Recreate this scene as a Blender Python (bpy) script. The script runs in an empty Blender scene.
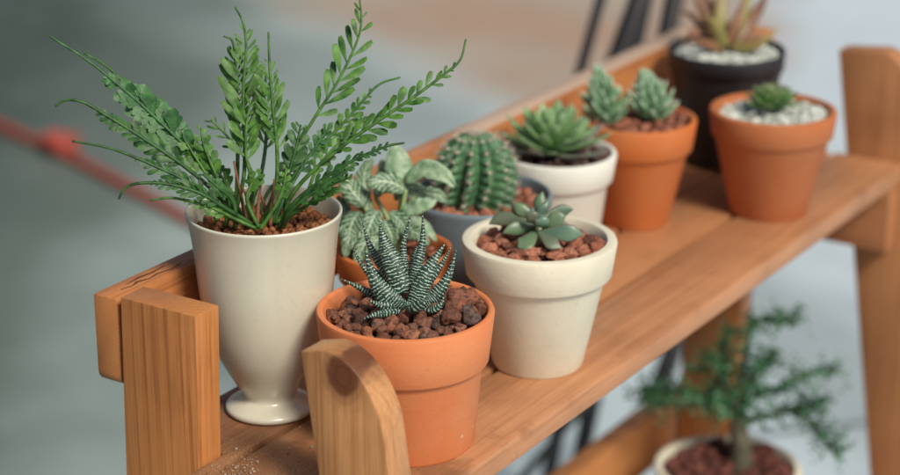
import bpy, bmesh, math, random
from mathutils import Vector, Matrix, noise
random.seed(7)
scene = bpy.context.scene
col = scene.collection
PI = math.pi
V = Vector

# ------------------------------------------------------------------ camera numbers
CAM = V((-0.87550605, -0.58913054, 0.505))
RT = V((0.53877079, -0.8424524, 0.0))
UP = V((0.28575975, 0.18275098, 0.94071433))
FW = V((0.79250704, 0.5068294, -0.33919988))

# ------------------------------------------------------------------ object helpers
class MB:
    def __init__(s): s.v=[]; s.f=[]; s.uv=[]
    def add(s, vs, fs, uvs=None):
        o=len(s.v); s.v+= [tuple(p) for p in vs]
        s.f+= [tuple(i+o for i in f) for f in fs]
        s.uv += (list(uvs) if uvs else [(0,0)]*len(vs))
    def mesh(s, name, mat, smooth=True):
        me=bpy.data.meshes.new(name); me.from_pydata(s.v,[],s.f)
        l=me.uv_layers.new(name='UVMap')
        for lp in me.loops: l.data[lp.index].uv=s.uv[lp.vertex_index]
        if smooth: me.polygons.foreach_set('use_smooth',[True]*len(me.polygons))
        me.materials.append(mat); me.update(); return me
    def build(s, name, mat, parent=None, smooth=True, kind=None):
        o=bpy.data.objects.new(name, s.mesh(name,mat,smooth)); col.objects.link(o)
        if parent: o.parent=parent; o.matrix_parent_inverse=Matrix.Translation(-wloc(parent))
        if kind: o['kind']=kind
        return o
def wloc(o):
    p=V((0,0,0))
    while o: p=p+o.location; o=o.parent if o.parent else None; break
    return p
def empty(name, loc, label, cat, group=None):
    o=bpy.data.objects.new(name,None); col.objects.link(o); o.location=loc
    o.empty_display_size=.02
    tag(o,label,cat,group); return o
def tag(o,label,cat,group=None):
    o['label']=label; o['category']=cat
    if group: o['group']=group
def bevel_build(mb, name, mat, parent, w=.0012, seg=2, smooth=True):
    me=bpy.data.meshes.new(name); me.from_pydata(mb.v,[],mb.f)
    bm=bmesh.new(); bm.from_mesh(me)
    bmesh.ops.recalc_face_normals(bm, faces=bm.faces)
    es=[e for e in bm.edges if len(e.link_faces)==2 and e.calc_face_angle()>.5]
    bmesh.ops.bevel(bm, geom=es, offset=w, segments=seg, profile=.5, affect='EDGES')
    bm.to_mesh(me); bm.free()
    for p in me.polygons: p.use_smooth=smooth
    me.materials.append(mat)
    if smooth:
        try: me.set_sharp_from_angle(angle=.6)
        except Exception: pass
    o=bpy.data.objects.new(name,me); col.objects.link(o)
    if parent: o.parent=parent; o.matrix_parent_inverse=Matrix.Translation(-wloc(parent))
    return o
def box(mb,x0,x1,y0,y1,z0,z1):
    vs=[(x,y,z) for x in(x0,x1) for y in(y0,y1) for z in(z0,z1)]
    mb.add(vs,[(0,1,3,2),(4,6,7,5),(0,4,5,1),(2,3,7,6),(0,2,6,4),(1,5,7,3)])
def prism(mb, poly, x0, x1):          # polygon in y,z extruded along x
    n=len(poly); vs=[(x0,y,z) for y,z in poly]+[(x1,y,z) for y,z in poly]
    mb.add(vs,[tuple(range(n)),tuple(range(2*n-1,n-1,-1))]+[(i,i+n,(i+1)%n+n,(i+1)%n) for i in range(n)])
def lathe(mb, prof, c, n=72):         # prof: list of (r,z)
    vs=[];fs=[];uv=[]
    for j,(r,z) in enumerate(prof):
        for i in range(n):
            a=2*PI*i/n; vs.append((c[0]+r*math.cos(a),c[1]+r*math.sin(a),c[2]+z)); uv.append((i/n,j/len(prof)))
    for j in range(len(prof)-1):
        for i in range(n):
            k=(i+1)%n; fs.append((j*n+i,j*n+k,(j+1)*n+k,(j+1)*n+i))
    mb.add(vs,fs,uv)
def smooth_prof(pts, k=4):            # Catmull-Rom through profile points
    out=[]; P=[pts[0]]+list(pts)+[pts[-1]]
    for i in range(1,len(P)-2):
        a,b,c,d=[V((p[0],p[1],0)) for p in P[i-1:i+3]]
        for s in range(k):
            t=s/k
            q=.5*((2*b)+(c-a)*t+(2*a-5*b+4*c-d)*t*t+(3*b-a-3*c+d)*t**3); out.append((q.x,q.y))
    out.append(pts[-1]); return out
def spline(pts, k=6):
    out=[]; P=[2*pts[0]-pts[1]]+list(pts)+[2*pts[-1]-pts[-2]]
    for i in range(1,len(P)-2):
        a,b,c,d=P[i-1:i+3]
        for s in range(k):
            t=s/k; out.append(.5*((2*b)+(c-a)*t+(2*a-5*b+4*c-d)*t*t+(3*b-a-3*c+d)*t**3))
    out.append(P[-2].copy()); return out
def sweep(mb, path, side, wf, tf, n=10, flat=1.0, jitter=0.0):
    """tube of elliptic section along path. side: vector for width; wf,tf: functions of 0..1"""
    m=len(path); vs=[];fs=[];uv=[]
    for j,p in enumerate(path):
        t=(path[min(j+1,m-1)]-path[max(j-1,0)]).normalized()
        s=(side-t*side.dot(t)).normalized(); u=t.cross(s).normalized()
        f=j/(m-1); w=max(wf(f),1e-5); h=max(tf(f),1e-5)
        for i in range(n):
            a=2*PI*i/n; ca,sa=math.cos(a),math.sin(a)
            hh=h*(flat if sa>0 else 1.0)
            q=p+s*(w*ca)+u*(hh*sa)
            if jitter: q=q+V((random.uniform(-1,1),random.uniform(-1,1),random.uniform(-1,1)))*jitter
            vs.append(q); uv.append((i/n,f))
    for j in range(m-1):
        for i in range(n):
            k=(i+1)%n; fs.append((j*n+i,j*n+k,(j+1)*n+k,(j+1)*n+i))
    fs.append(tuple(range(n-1,-1,-1))); fs.append(tuple((m-1)*n+i for i in range(n)))
    mb.add(vs,fs,uv)
def blade(mb, path, side, wf, cup=.25, n=5, uvflip=0):
    """thin leaf sheet with a fold"""
    m=len(path); vs=[];fs=[];uv=[]
    for j,p in enumerate(path):
        t=(path[min(j+1,m-1)]-path[max(j-1,0)]).normalized()
        s=(side-t*side.dot(t)).normalized(); u=t.cross(s).normalized()
        f=j/(m-1); w=max(wf(f),1e-5)
        for i in range(n):
            x=-1+2*i/(n-1)
            vs.append(p+s*(w*x)+u*(w*cup*abs(x))); uv.append(((x+1)/2,f))
    for j in range(m-1):
        for i in range(n-1):
            fs.append((j*n+i,j*n+i+1,(j+1)*n+i+1,(j+1)*n+i))
    mb.add(vs,fs,uv)
_ico={}
def ico(sub):
    if sub not in _ico:
        bm=bmesh.new(); bmesh.ops.create_icosphere(bm,subdivisions=sub,radius=1)
        _ico[sub]=([v.co.copy() for v in bm.verts],[tuple(v.index for v in f.verts) for f in bm.faces]); bm.free()
    return _ico[sub]
def rock(mb, c, r, sub=2, rough=.35, squash=.75, fr=1.6):
    vs,fs=ico(sub); off=V((random.random()*90,random.random()*90,random.random()*90))
    sc=V((random.uniform(.8,1.25),random.uniform(.8,1.25),random.uniform(.8,1.25)*squash))
    rot=Matrix.Rotation(random.random()*6.28,3,V((random.uniform(-1,1),random.uniform(-1,1),random.uniform(-1,1))).normalized())
    # a few flat facets give broken-stone faces
    cuts=[(V((random.gauss(0,1),random.gauss(0,1),random.gauss(0,1))).normalized(),random.uniform(.6,.85)) for _ in range(6)]
    out=[]
    for v in vs:
        p=v.copy()
        for n_,d in cuts:
            e=p.dot(n_)-d
            if e>0: p=p-n_*e*.85
        k=1+rough*noise.noise(p*fr+off)+rough*.45*noise.noise(p*fr*3.1+off)
        if sub>2: k+=rough*.28*noise.noise(p*fr*8+off)
        p=rot@(p*k); p=V((p.x*sc.x,p.y*sc.y,p.z*sc.z))
        out.append(c+p*r)
    tint=random.random()
    mb.add(out,fs,[(tint,random.random())]*1*len(out) if False else [(tint,.5)]*len(out))

# ------------------------------------------------------------------ materials
def newmat(name):
    m=bpy.data.materials.new(name); m.use_nodes=True; nt=m.node_tree
    return m,nt,nt.nodes['Principled BSDF'],nt.nodes,nt.links
def N(nt,typ,**kw):
    n=nt.nodes.new(typ)
    for k,v in kw.items():
        if k in('inp',):
            for a,b in v.items(): n.inputs[a].default_value=b
        else: setattr(n,k,v)
    return n
def ramp(nt,stops,fac,interp='LINEAR'):
    r=nt.nodes.new('ShaderNodeValToRGB'); r.color_ramp.interpolation=interp
    e=r.color_ramp.elements
    while len(e)<len(stops): e.new(.5)
    for i,(p,c) in enumerate(stops):
        e[i].position=p; e[i].color=(c[0],c[1],c[2],1) if not isinstance(c,(int,float)) else (c,c,c,1)
    nt.links.new(fac,r.inputs[0]); return r
def coords(nt, scale=(1,1,1), kind='Object', loc=(0,0,0)):
    tc=nt.nodes.new('ShaderNodeTexCoord'); mp=nt.nodes.new('ShaderNodeMapping')
    mp.inputs['Scale'].default_value=scale; mp.inputs['Location'].default_value=loc
    nt.links.new(tc.outputs[kind],mp.inputs[0]); return mp.outputs[0]
def mix(nt,a,b,fac,mode='MIX'):
    m=nt.nodes.new('ShaderNodeMix'); m.data_type='RGBA'; m.blend_type=mode
    for s,x in((0,fac),(6,a),(7,b)):
        if isinstance(x,(int,float)): m.inputs[s].default_value=x
        elif isinstance(x,tuple): m.inputs[s].default_value=(x[0],x[1],x[2],1)
        else: nt.links.new(x,m.inputs[s])
    return m.outputs[2]
def math_(nt,op,a,b=0.,c=0.):
    m=nt.nodes.new('ShaderNodeMath'); m.operation=op
    for i,x in enumerate((a,b,c)):
        if isinstance(x,(int,float)): m.inputs[i].default_value=x
        else: nt.links.new(x,m.inputs[i])
    return m.outputs[0]
def bump(nt,h,b,strength=.3,dist=.001):
    n=nt.nodes.new('ShaderNodeBump'); n.inputs['Strength'].default_value=strength; n.inputs['Distance'].default_value=dist
    nt.links.new(h,n.inputs['Height']); nt.links.new(n.outputs[0],b.inputs['Normal']); return n
def noise_(nt,vec,scale,detail=4,rough=.5,dist=0):
    n=nt.nodes.new('ShaderNodeTexNoise'); n.inputs['Scale'].default_value=scale
    n.inputs['Detail'].default_value=detail; n.inputs['Roughness'].default_value=rough; n.inputs['Distortion'].default_value=dist
    nt.links.new(vec,n.inputs['Vector']); return n.outputs[0]

def wood(name, light, dark, axis='X', loc=(0,0,0), rough=.5, knot=None, rings=260, across=1, grit_shade=False, coat=.15, lines=330, top_sheen=None):
    m,nt,b,nd,lk=newmat(name)
    s=[1,1,1]; ai='XYZ'.index(axis); s[ai]=.07
    vec=coords(nt,tuple(s),'Object',loc)
    n0=noise_(nt,vec,22,3,.5)
    # growth rings: distance from a far-off centre line, warped
    sx=nt.nodes.new('ShaderNodeSeparateXYZ'); lk.new(vec,sx.inputs[0])
    o=[i for i in range(3) if i!=ai]
    a=math_(nt,'MULTIPLY',sx.outputs[o[0]],1.0); c=math_(nt,'MULTIPLY',sx.outputs[o[1]],.35*across)
    d=math_(nt,'ADD',a,c)
    warp=math_(nt,'MULTIPLY',n0,.022)
    d=math_(nt,'ADD',d,warp)
    if knot:
        kc,kr=knot
        oc=coords(nt,(1,1,1),'Object')
        sub=nt.nodes.new('ShaderNodeVectorMath'); sub.operation='SUBTRACT'; lk.new(oc,sub.inputs[0]); sub.inputs[1].default_value=kc
        scl=nt.nodes.new('ShaderNodeVectorMath'); scl.operation='MULTIPLY'; lk.new(sub.outputs[0],scl.inputs[0])
        ks=[1/kr,1/kr,1/kr]; ks[ai]=1/(kr*1.15); ks[0]=.25/kr; scl.inputs[1].default_value=ks
        nn=nt.nodes.new('ShaderNodeTexNoise'); nn.inputs['Scale'].default_value=130; lk.new(oc,nn.inputs['Vector'])
        ln=nt.nodes.new('ShaderNodeVectorMath'); ln.operation='LENGTH'; lk.new(scl.outputs[0],ln.inputs[0])
        kd=math_(nt,'ADD',ln.outputs['Value'],math_(nt,'MULTIPLY_ADD',nn.outputs[0],.55,-.275))
        infl=math_(nt,'EXPONENT',math_(nt,'MULTIPLY',math_(nt,'MULTIPLY',kd,kd),-.25))
        d=math_(nt,'ADD',d,math_(nt,'MULTIPLY',infl,.003))
    w=math_(nt,'SINE',math_(nt,'MULTIPLY',d,rings*2*PI/1.0*.6))
    w=math_(nt,'MULTIPLY_ADD',w,.5,.5); w=math_(nt,'POWER',w,1.8)
    amt=noise_(nt,vec,35,2)
    w=math_(nt,'MULTIPLY',w,math_(nt,'MULTIPLY_ADD',amt,1.6,-.25))
    s3=[1,1,1]; s3[ai]=.012
    ln_=noise_(nt,coords(nt,tuple(s3),'Object',loc),lines,2,.5,.3)
    wl=ramp(nt,[(.50,0.),(.66,1.)],ln_).outputs[0]
    ge=nt.nodes.new('ShaderNodeNewGeometry'); gs=nt.nodes.new('ShaderNodeSeparateXYZ'); lk.new(ge.outputs['Normal'],gs.inputs[0])
    side_=math_(nt,'LESS_THAN',math_(nt,'ABSOLUTE',gs.outputs[ai]),.7)
    w=math_(nt,'ADD',math_(nt,'MULTIPLY',w,.40),math_(nt,'MULTIPLY',math_(nt,'MULTIPLY',wl,side_),.6))
    base=mix(nt,light,dark,w)
    s2=[1,1,1]; s2[ai]=.03
    fv=coords(nt,tuple(s2),'Object',loc); fib=noise_(nt,fv,900,3,.6)
    base=mix(nt,base,tuple(x*.55 for x in dark),math_(nt,'MULTIPLY',ramp(nt,[(.45,0.),(.75,1.)],fib).outputs[0],.4))
    big=noise_(nt,coords(nt,(1,1,1),'Object',loc),14,3)
    base=mix(nt,base,tuple(min(1,x*1.25) for x in light),math_(nt,'MULTIPLY',ramp(nt,[(.45,0.),(.7,1.)],big).outputs[0],.35))
    base=mix(nt,base,tuple(x*.6 for x in dark),math_(nt,'MULTIPLY',ramp(nt,[(.28,1.),(.46,0.)],big).outputs[0],.32))
    h=math_(nt,'ADD',math_(nt,'MULTIPLY',fib,.6),math_(nt,'MULTIPLY',w,-.4))
    if knot:
        k1=ramp(nt,[(0,1.),(.62,.95),(1.0,.35),(1.9,0.)] if False else [(0,1.),(.42,.92),(.55,.5),(.75,.15),(1.,0.)],math_(nt,'MULTIPLY',kd,.5)).outputs[0]
        base=mix(nt,base,(.12,.034,.012),k1)
        kr_=math_(nt,'SINE',math_(nt,'MULTIPLY',kd,15.)); kr_=math_(nt,'MULTIPLY',math_(nt,'MULTIPLY_ADD',kr_,.5,.5),k1)
        base=mix(nt,base,(.07,.022,.01),math_(nt,'MULTIPLY',kr_,.35))
        hole=ramp(nt,[(0,1.),(.3,.7),(.42,0.)],kd).outputs[0]
        base=mix(nt,base,(.22,.09,.045),math_(nt,'MULTIPLY',math_(nt,'MULTIPLY',hole,noise_(nt,oc,700,4)),.5))
    if top_sheen:  # pale sky reflection painted on the top face, towards the far end
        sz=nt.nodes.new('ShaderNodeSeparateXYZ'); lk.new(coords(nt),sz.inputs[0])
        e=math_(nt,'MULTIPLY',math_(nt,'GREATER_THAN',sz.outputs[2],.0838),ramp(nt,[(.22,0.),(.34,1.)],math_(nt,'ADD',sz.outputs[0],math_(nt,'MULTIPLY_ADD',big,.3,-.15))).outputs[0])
        base=mix(nt,base,top_sheen,math_(nt,'MULTIPLY',e,.75))
    if grit_shade:
        g=noise_(nt,coords(nt,(1,1,1),'Object'),1500,2,.7)
        base=mix(nt,base,(.75,.66,.55),math_(nt,'MULTIPLY',ramp(nt,[(.66,0.),(.7,1.)],g).outputs[0],.35))
        st=noise_(nt,coords(nt,(1,1,1),'Object',(3,1,0)),30,4,.6)
        base=mix(nt,base,tuple(x*.45 for x in dark),math_(nt,'MULTIPLY',ramp(nt,[(.54,0.),(.72,1.)],st).outputs[0],.22))
        ss=nt.nodes.new('ShaderNodeSeparateXYZ'); lk.new(coords(nt),ss.inputs[0])
        e=math_(nt,'ADD',math_(nt,'MULTIPLY',ss.outputs[0],-9.),math_(nt,'MULTIPLY_ADD',st,2.4,-.70))
        base=mix(nt,base,(.10,.042,.02),math_(nt,'MULTIPLY',ramp(nt,[(.2,0.),(.65,1.)],e).outputs[0],.55))  # near end darkened: stain and shadow painted together
        g2=noise_(nt,coords(nt,(1,1,1),'Object'),900,3,.7)
        gm=math_(nt,'MULTIPLY',ramp(nt,[(.56,0.),(.62,1.)],g2).outputs[0],ramp(nt,[(.35,0.),(.7,1.)],math_(nt,'ADD',math_(nt,'MULTIPLY',ss.outputs[0],-11.),math_(nt,'MULTIPLY_ADD',st,1.2,-.5))).outputs[0])
        base=mix(nt,base,(.5,.36,.22),math_(nt,'MULTIPLY',gm,.6))
    lk.new(base,b.inputs['Base Color']); b.inputs['Roughness'].default_value=rough
    b.inputs['Coat Weight'].default_value=coat; b.inputs['Coat Roughness'].default_value=.35
    bump(nt,h,b,.35,.0006); return m

def clay(name, c1, c2, rough=.85, sc=40, spots=None, bm_=.25, coat=0, rings=False):
    m,nt,b,nd,lk=newmat(name)
    v=coords(nt); n1=noise_(nt,v,sc,5,.55)
    base=mix(nt,c1,c2,ramp(nt,[(.35,0.),(.65,1.)],n1).outputs[0])
    n2=noise_(nt,v,sc*14,3,.6)
    base=mix(nt,base,tuple(x*.72 for x in c1),math_(nt,'MULTIPLY',ramp(nt,[(.55,0.),(.8,1.)],n2).outputs[0],.4))
    if spots:
        n3=noise_(nt,coords(nt,(1,1,1),'Object',(5,2,1)),sc*4.5,1,.4)
        base=mix(nt,base,spots,math_(nt,'MULTIPLY',ramp(nt,[(.79,0.),(.81,1.)],n3).outputs[0],.55))
    lk.new(base,b.inputs['Base Color']); b.inputs['Roughness'].default_value=rough
    # faint long scuffs and dust
    sv=noise_(nt,coords(nt,(1,1,.35),'Object',(1,4,2)),sc*4,5,.7,1.5)
    base=mix(nt,base,tuple(min(1,x*.55+.02) for x in c1),math_(nt,'MULTIPLY',ramp(nt,[(.64,0.),(.72,1.)],sv).outputs[0],.16))
    lk.new(base,b.inputs['Base Color'])
    if coat:
        b.inputs['Coat Weight'].default_value=coat; b.inputs['Coat Roughness'].default_value=.22
    h=n2
    if rings:
        rv=noise_(nt,coords(nt,(.02,.02,1)),500,2); h=math_(nt,'ADD',n2,math_(nt,'MULTIPLY',rv,.8))
    bump(nt,h,b,bm_,.0004); return m

def rocks_mat(name, cols, rough=.8, sc=500, bstr=.8):
    m,nt,b,nd,lk=newmat(name)
    uv=nt.nodes.new('ShaderNodeUVMap'); s=nt.nodes.new('ShaderNodeSeparateXYZ'); lk.new(uv.outputs[0],s.inputs[0])
    base=ramp(nt,[(i/(len(cols)-1),c) for i,c in enumerate(cols)],s.outputs[0]).outputs[0]
    v=coords(nt); n=noise_(nt,v,sc,6,.7)
    dk=mix(nt,base,(.02,.01,.008),math_(nt,'MULTIPLY',ramp(nt,[(.36,1.),(.5,0.)],n).outputs[0],.85))
    lt=mix(nt,dk,tuple(min(1,x*1.9+.015) for x in cols[-1]),math_(nt,'MULTIPLY',ramp(nt,[(.56,0.),(.75,1.)],n).outputs[0],.45))
    lk.new(lt,b.inputs['Base Color']); b.inputs['Roughness'].default_value=rough
    bump(nt,n,b,bstr,.0012); return m

def leafmat(name, c1, c2, rough=.45, sub=.08, tip=None, edge=None, sc=60, bloom=None, coat=.0, tr=.0):
    m,nt,b,nd,lk=newmat(name)
    uv=nt.nodes.new('ShaderNodeUVMap'); s=nt.nodes.new('ShaderNodeSeparateXYZ'); lk.new(uv.outputs[0],s.inputs[0])
    v=coords(nt); n1=noise_(nt,v,sc,4,.55)
    base=mix(nt,c1,c2,ramp(nt,[(.35,0.),(.65,1.)],n1).outputs[0])
    if tip: base=mix(nt,base,tip,ramp(nt,[(.78,0.),(1.,.9)],s.outputs[1]).outputs[0])
    if edge:
        a=math_(nt,'ABSOLUTE',math_(nt,'COSINE',math_(nt,'MULTIPLY',s.outputs[0],2*PI)))
        base=mix(nt,base,edge,math_(nt,'MULTIPLY',ramp(nt,[(.86,0.),(.97,1.)],a).outputs[0],.7))
    if bloom:
        n2=noise_(nt,v,sc*9,3,.6); base=mix(nt,base,bloom,math_(nt,'MULTIPLY',ramp(nt,[(.5,0.),(.7,1.)],n2).outputs[0],.35))
    lk.new(base,b.inputs['Base Color']); b.inputs['Roughness'].default_value=rough
    b.inputs['Subsurface Weight'].default_value=sub; b.inputs['Subsurface Radius'].default_value=(.004,.006,.002); b.inputs['Subsurface Scale'].default_value=.4
    b.inputs['Coat Weight'].default_value=coat
    bump(nt,noise_(nt,v,sc*8,2),b,.15,.0004); 
    if tr:
        out=nt.nodes['Material Output']; t=nt.nodes.new('ShaderNodeBsdfTranslucent'); ms=nt.nodes.new('ShaderNodeMixShader'); ms.inputs[0].default_value=tr
        lk.new(base,t.inputs[0]); lk.new(b.outputs[0],ms.inputs[1]); lk.new(t.outputs[0],ms.inputs[2]); lk.new(ms.outputs[0],out.inputs[0])
        b.inputs['Subsurface Weight'].default_value=0
    return m

M={}
M['post']=wood('varnished_cedar_post',(.52,.215,.07),(.33,.11,.032),'Z',(.3,.2,0),.42,rings=420,across=1.5)
M['leg']=wood('pale_cedar_leg',(.60,.30,.125),(.42,.175,.06),'Z',(.13,.5,.2),.5,knot=((-.08,-.0152,.0765),.0098),rings=300,across=1.4)
M['legfar']=wood('cedar_leg_far',(.46,.21,.09),(.30,.12,.045),'Z',(.7,.1,.2),.5,rings=90)
M['rail']=wood('varnished_cedar_rail',(.56,.225,.08),(.33,.11,.035),'X',(.1,.33,.7),.42,rings=80,top_sheen=(.62,.50,.40))
M['rail2']=wood('orange_cedar_rail',(.60,.25,.075),(.38,.14,.04),'X',(.4,.13,.2),.42,rings=80)
M['plank']=wood('worn_cedar_plank',(.50,.235,.11),(.33,.135,.055),'X',(.2,.12,.1),.5,rings=110,grit_shade=True)
M['plank2']=wood('worn_cedar_plank_warm',(.46,.21,.095),(.31,.125,.05),'X',(1.2,.52,.3),.5,rings=70,grit_shade=True)
M['brace']=wood('cedar_brace',(.42,.18,.075),(.28,.1,.04),'Y',(.9,.12,.1),.5,rings=70)
M['terra']=clay('terracotta',(.69,.205,.070),(.70,.25,.10),.8,30,(.85,.5,.35),rings=True)
M['terra_deep']=clay('deep_terracotta',(.56,.150,.034),(.55,.18,.055),.75,30)
M['terra_red']=clay('red_terracotta',(.46,.135,.042),(.47,.17,.065),.8,30)
M['concrete']=clay('cream_concrete',(.78,.735,.59),(.68,.635,.50),.8,25,None,.3,rings=True)
M['ceramic']=clay('glazed_offwhite_ceramic',(.71,.69,.565),(.67,.65,.53),.34,18,None,.05,coat=1.0)
M['whitepot']=clay('white_matte_ceramic',(.77,.78,.71),(.73,.74,.67),.6,20,None,.1)
M['bluepot']=clay('blue_grey_ceramic',(.20,.26,.295),(.16,.21,.24),.5,30,None,.1,coat=.2)
M['blackpot']=clay('black_plastic',(.016,.016,.019),(.022,.022,.025),.5,30,None,.05)
M['lava']=rocks_mat('lava_rock',[(.075,.027,.016),(.33,.11,.05),(.12,.075,.06),(.43,.17,.09),(.15,.05,.026),(.26,.11,.065)],.7,520,1.)
M['gran']=rocks_mat('clay_granules',[(.30,.10,.035),(.42,.16,.06),(.24,.08,.03),(.48,.2,.085)],.85,600,.6)
M['redgran']=rocks_mat('red_gravel',[(.17,.055,.03),(.42,.155,.085),(.12,.04,.025),(.50,.20,.12),(.30,.10,.055)],.85,500,.6)
M['brown']=rocks_mat('dark_bark_soil',[(.06,.035,.03),(.14,.075,.06),(.09,.05,.04),(.2,.13,.11)],.9,500,.6)
M['darkred']=rocks_mat('dark_red_gravel',[(.08,.025,.02),(.18,.05,.035),(.10,.03,.02),(.22,.07,.05)],.85,500,.6)
M['white']=rocks_mat('white_pebble',[(.62,.66,.60),(.72,.76,.70),(.5,.55,.5),(.7,.72,.68)],.6,90,.1)
for nm in('white',):
    pass
M['soil']=clay('dark_soil',(.03,.018,.012),(.05,.025,.016),.95,200)
M['fern']=leafmat('fern_green',(.03,.105,.016),(.115,.275,.045),.52,tr=.22,sc=170)
M['fernblue']=leafmat('fern_blue_green',(.085,.235,.075),(.030,.11,.036),.52,tr=.22,sc=170)
M['fernold']=leafmat('fern_dark_green',(.014,.058,.013),(.055,.165,.035),.52,tr=.18,sc=170)
M['suc']=leafmat('grey_green_succulent',(.15,.23,.12),(.065,.13,.075),.4,.12,edge=(.22,.12,.09))
M['sucb']=leafmat('blue_green_succulent',(.08,.15,.115),(.13,.22,.15),.38,.12,edge=(.25,.10,.08))
M['sucd']=leafmat('olive_succulent',(.10,.14,.09),(.14,.16,.11),.42,.1,edge=(.22,.10,.07))
M['ros']=leafmat('rosette_green',(.26,.42,.17),(.14,.29,.12),.45,.12,tip=(.26,.34,.22),bloom=(.5,.62,.45))
M['roslo']=leafmat('rosette_grey_leaf',(.22,.24,.19),(.17,.18,.15),.5,.08,tip=(.32,.22,.2))
M['ros2']=leafmat('rosette_dark_green',(.19,.38,.11),(.11,.24,.08),.45,.1,tip=(.16,.10,.07))
M['spire']=leafmat('spire_green',(.20,.36,.20),(.12,.25,.13),.5,.12,tip=(.62,.70,.58),bloom=(.62,.72,.6))
M['cact']=leafmat('cactus_green',(.032,.115,.045),(.075,.20,.085),.5,.1,sc=90,bloom=(.4,.5,.4))
M['brom']=leafmat('bromeliad_brown',(.25,.125,.065),(.15,.07,.04),.45,.05,sc=40)
M['bromy']=leafmat('bromeliad_olive',(.29,.28,.09),(.26,.18,.07),.45,.05,sc=40)
M['jade']=leafmat('tree_dark_green',(.018,.085,.04),(.09,.27,.12),.5,.05,sc=45)
M['stem']=leafmat('pale_green_stem',(.22,.34,.13),(.30,.36,.18),.5,.1)
M['bark']=clay('brown_bark',(.06,.055,.035),(.11,.10,.07),.9,90,None,.8)
M['spine']=clay('pale_spine',(.62,.56,.46),(.5,.42,.33),.7,50)
M['black']=clay('black_painted_metal',(.012,.012,.014),(.018,.018,.02),.45,50)
M['beige']=clay('beige_wood',(.45,.32,.24),(.38,.27,.2),.7,8)
M['rope']=clay('red_rope',(.38,.062,.042),(.30,.05,.035),.7,60)

# haworthia: dark green leaf crossed by broken raised white bands
def haworthia_mat():
    m,nt,b,nd,lk=newmat('zebra_leaf')
    uv=nt.nodes.new('ShaderNodeUVMap'); s=nt.nodes.new('ShaderNodeSeparateXYZ'); lk.new(uv.outputs[0],s.inputs[0])
    oc=coords(nt); nz=noise_(nt,oc,230,3,.6)
    # v holds length in millimetres here; zigzag with the angle round the leaf
    u2=math_(nt,'MULTIPLY',math_(nt,'PINGPONG',s.outputs[0],.25),1.6)
    ph=math_(nt,'ADD',math_(nt,'MULTIPLY',s.outputs[1],2*PI/1.72),math_(nt,'MULTIPLY',u2,2.2))
    ph=math_(nt,'ADD',ph,math_(nt,'MULTIPLY',nz,11.0))
    w=math_(nt,'SINE',ph)
    brk=noise_(nt,oc,800,2,.5)
    f=math_(nt,'ADD',w,math_(nt,'MULTIPLY_ADD',brk,2.2,-1.15))
    mask=ramp(nt,[(.76,0.),(.87,1.)],math_(nt,'MULTIPLY_ADD',f,.5,.5)).outputs[0]
    g=mix(nt,(.010,.032,.026),(.022,.062,.042),noise_(nt,oc,90,2))
    base=mix(nt,g,(.47,.62,.52),mask)
    lk.new(base,b.inputs['Base Color']); b.inputs['Roughness'].default_value=.5
    bump(nt,mask,b,.9,.0007); return m
M['zebra']=haworthia_mat()
def fittonia_mat():
    m,nt,b,nd,lk=newmat('netted_leaf')
    uv=nt.nodes.new('ShaderNodeUVMap'); s=nt.nodes.new('ShaderNodeSeparateXYZ'); lk.new(uv.outputs[0],s.inputs[0])
    x=math_(nt,'ABSOLUTE',math_(nt,'MULTIPLY_ADD',s.outputs[0],2.,-1.))
    mid=ramp(nt,[(.04,1.),(.10,0.)],x).outputs[0]
    ph=math_(nt,'MULTIPLY',math_(nt,'SUBTRACT',s.outputs[1],math_(nt,'MULTIPLY',x,.28)),2*PI*6.5)
    sv=ramp(nt,[(.80,0.),(.96,1.)],math_(nt,'MULTIPLY_ADD',math_(nt,'SINE',ph),.5,.5)).outputs[0]
    mp=nt.nodes.new('ShaderNodeMapping'); mp.inputs['Scale'].default_value=(7,9,1); lk.new(uv.outputs[0],mp.inputs[0])
    vo=nt.nodes.new('ShaderNodeTexVoronoi'); vo.feature='DISTANCE_TO_EDGE'; lk.new(mp.outputs[0],vo.inputs['Vector']); vo.inputs['Scale'].default_value=1
    net=ramp(nt,[(.02,1.),(.08,0.)],vo.outputs[0]).outputs[0]
    mask=math_(nt,'MINIMUM',math_(nt,'ADD',math_(nt,'ADD',mid,math_(nt,'MULTIPLY',sv,.8)),math_(nt,'MULTIPLY',net,.5)),1.)
    base=mix(nt,mix(nt,(.018,.075,.028),(.04,.13,.05),noise_(nt,coords(nt),80,2)),(.50,.62,.44),math_(nt,'MULTIPLY',mask,.85))
    lk.new(base,b.inputs['Base Color']); b.inputs['Roughness'].default_value=.5
    bump(nt,mask,b,-.3,.0005)
    return m
M['fit']=fittonia_mat()
M['fitpale']=leafmat('pale_young_leaf',(.33,.44,.29),(.13,.26,.13),.5,.1,sc=230,bloom=(.68,.78,.64))

# ------------------------------------------------------------------ setting: floor
FZ=-.62
m,nt,b,nd,lk=newmat('floor_concrete')
oc=coords(nt)
s=nt.nodes.new('ShaderNodeSeparateXYZ'); lk.new(oc,s.inputs[0])
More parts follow.
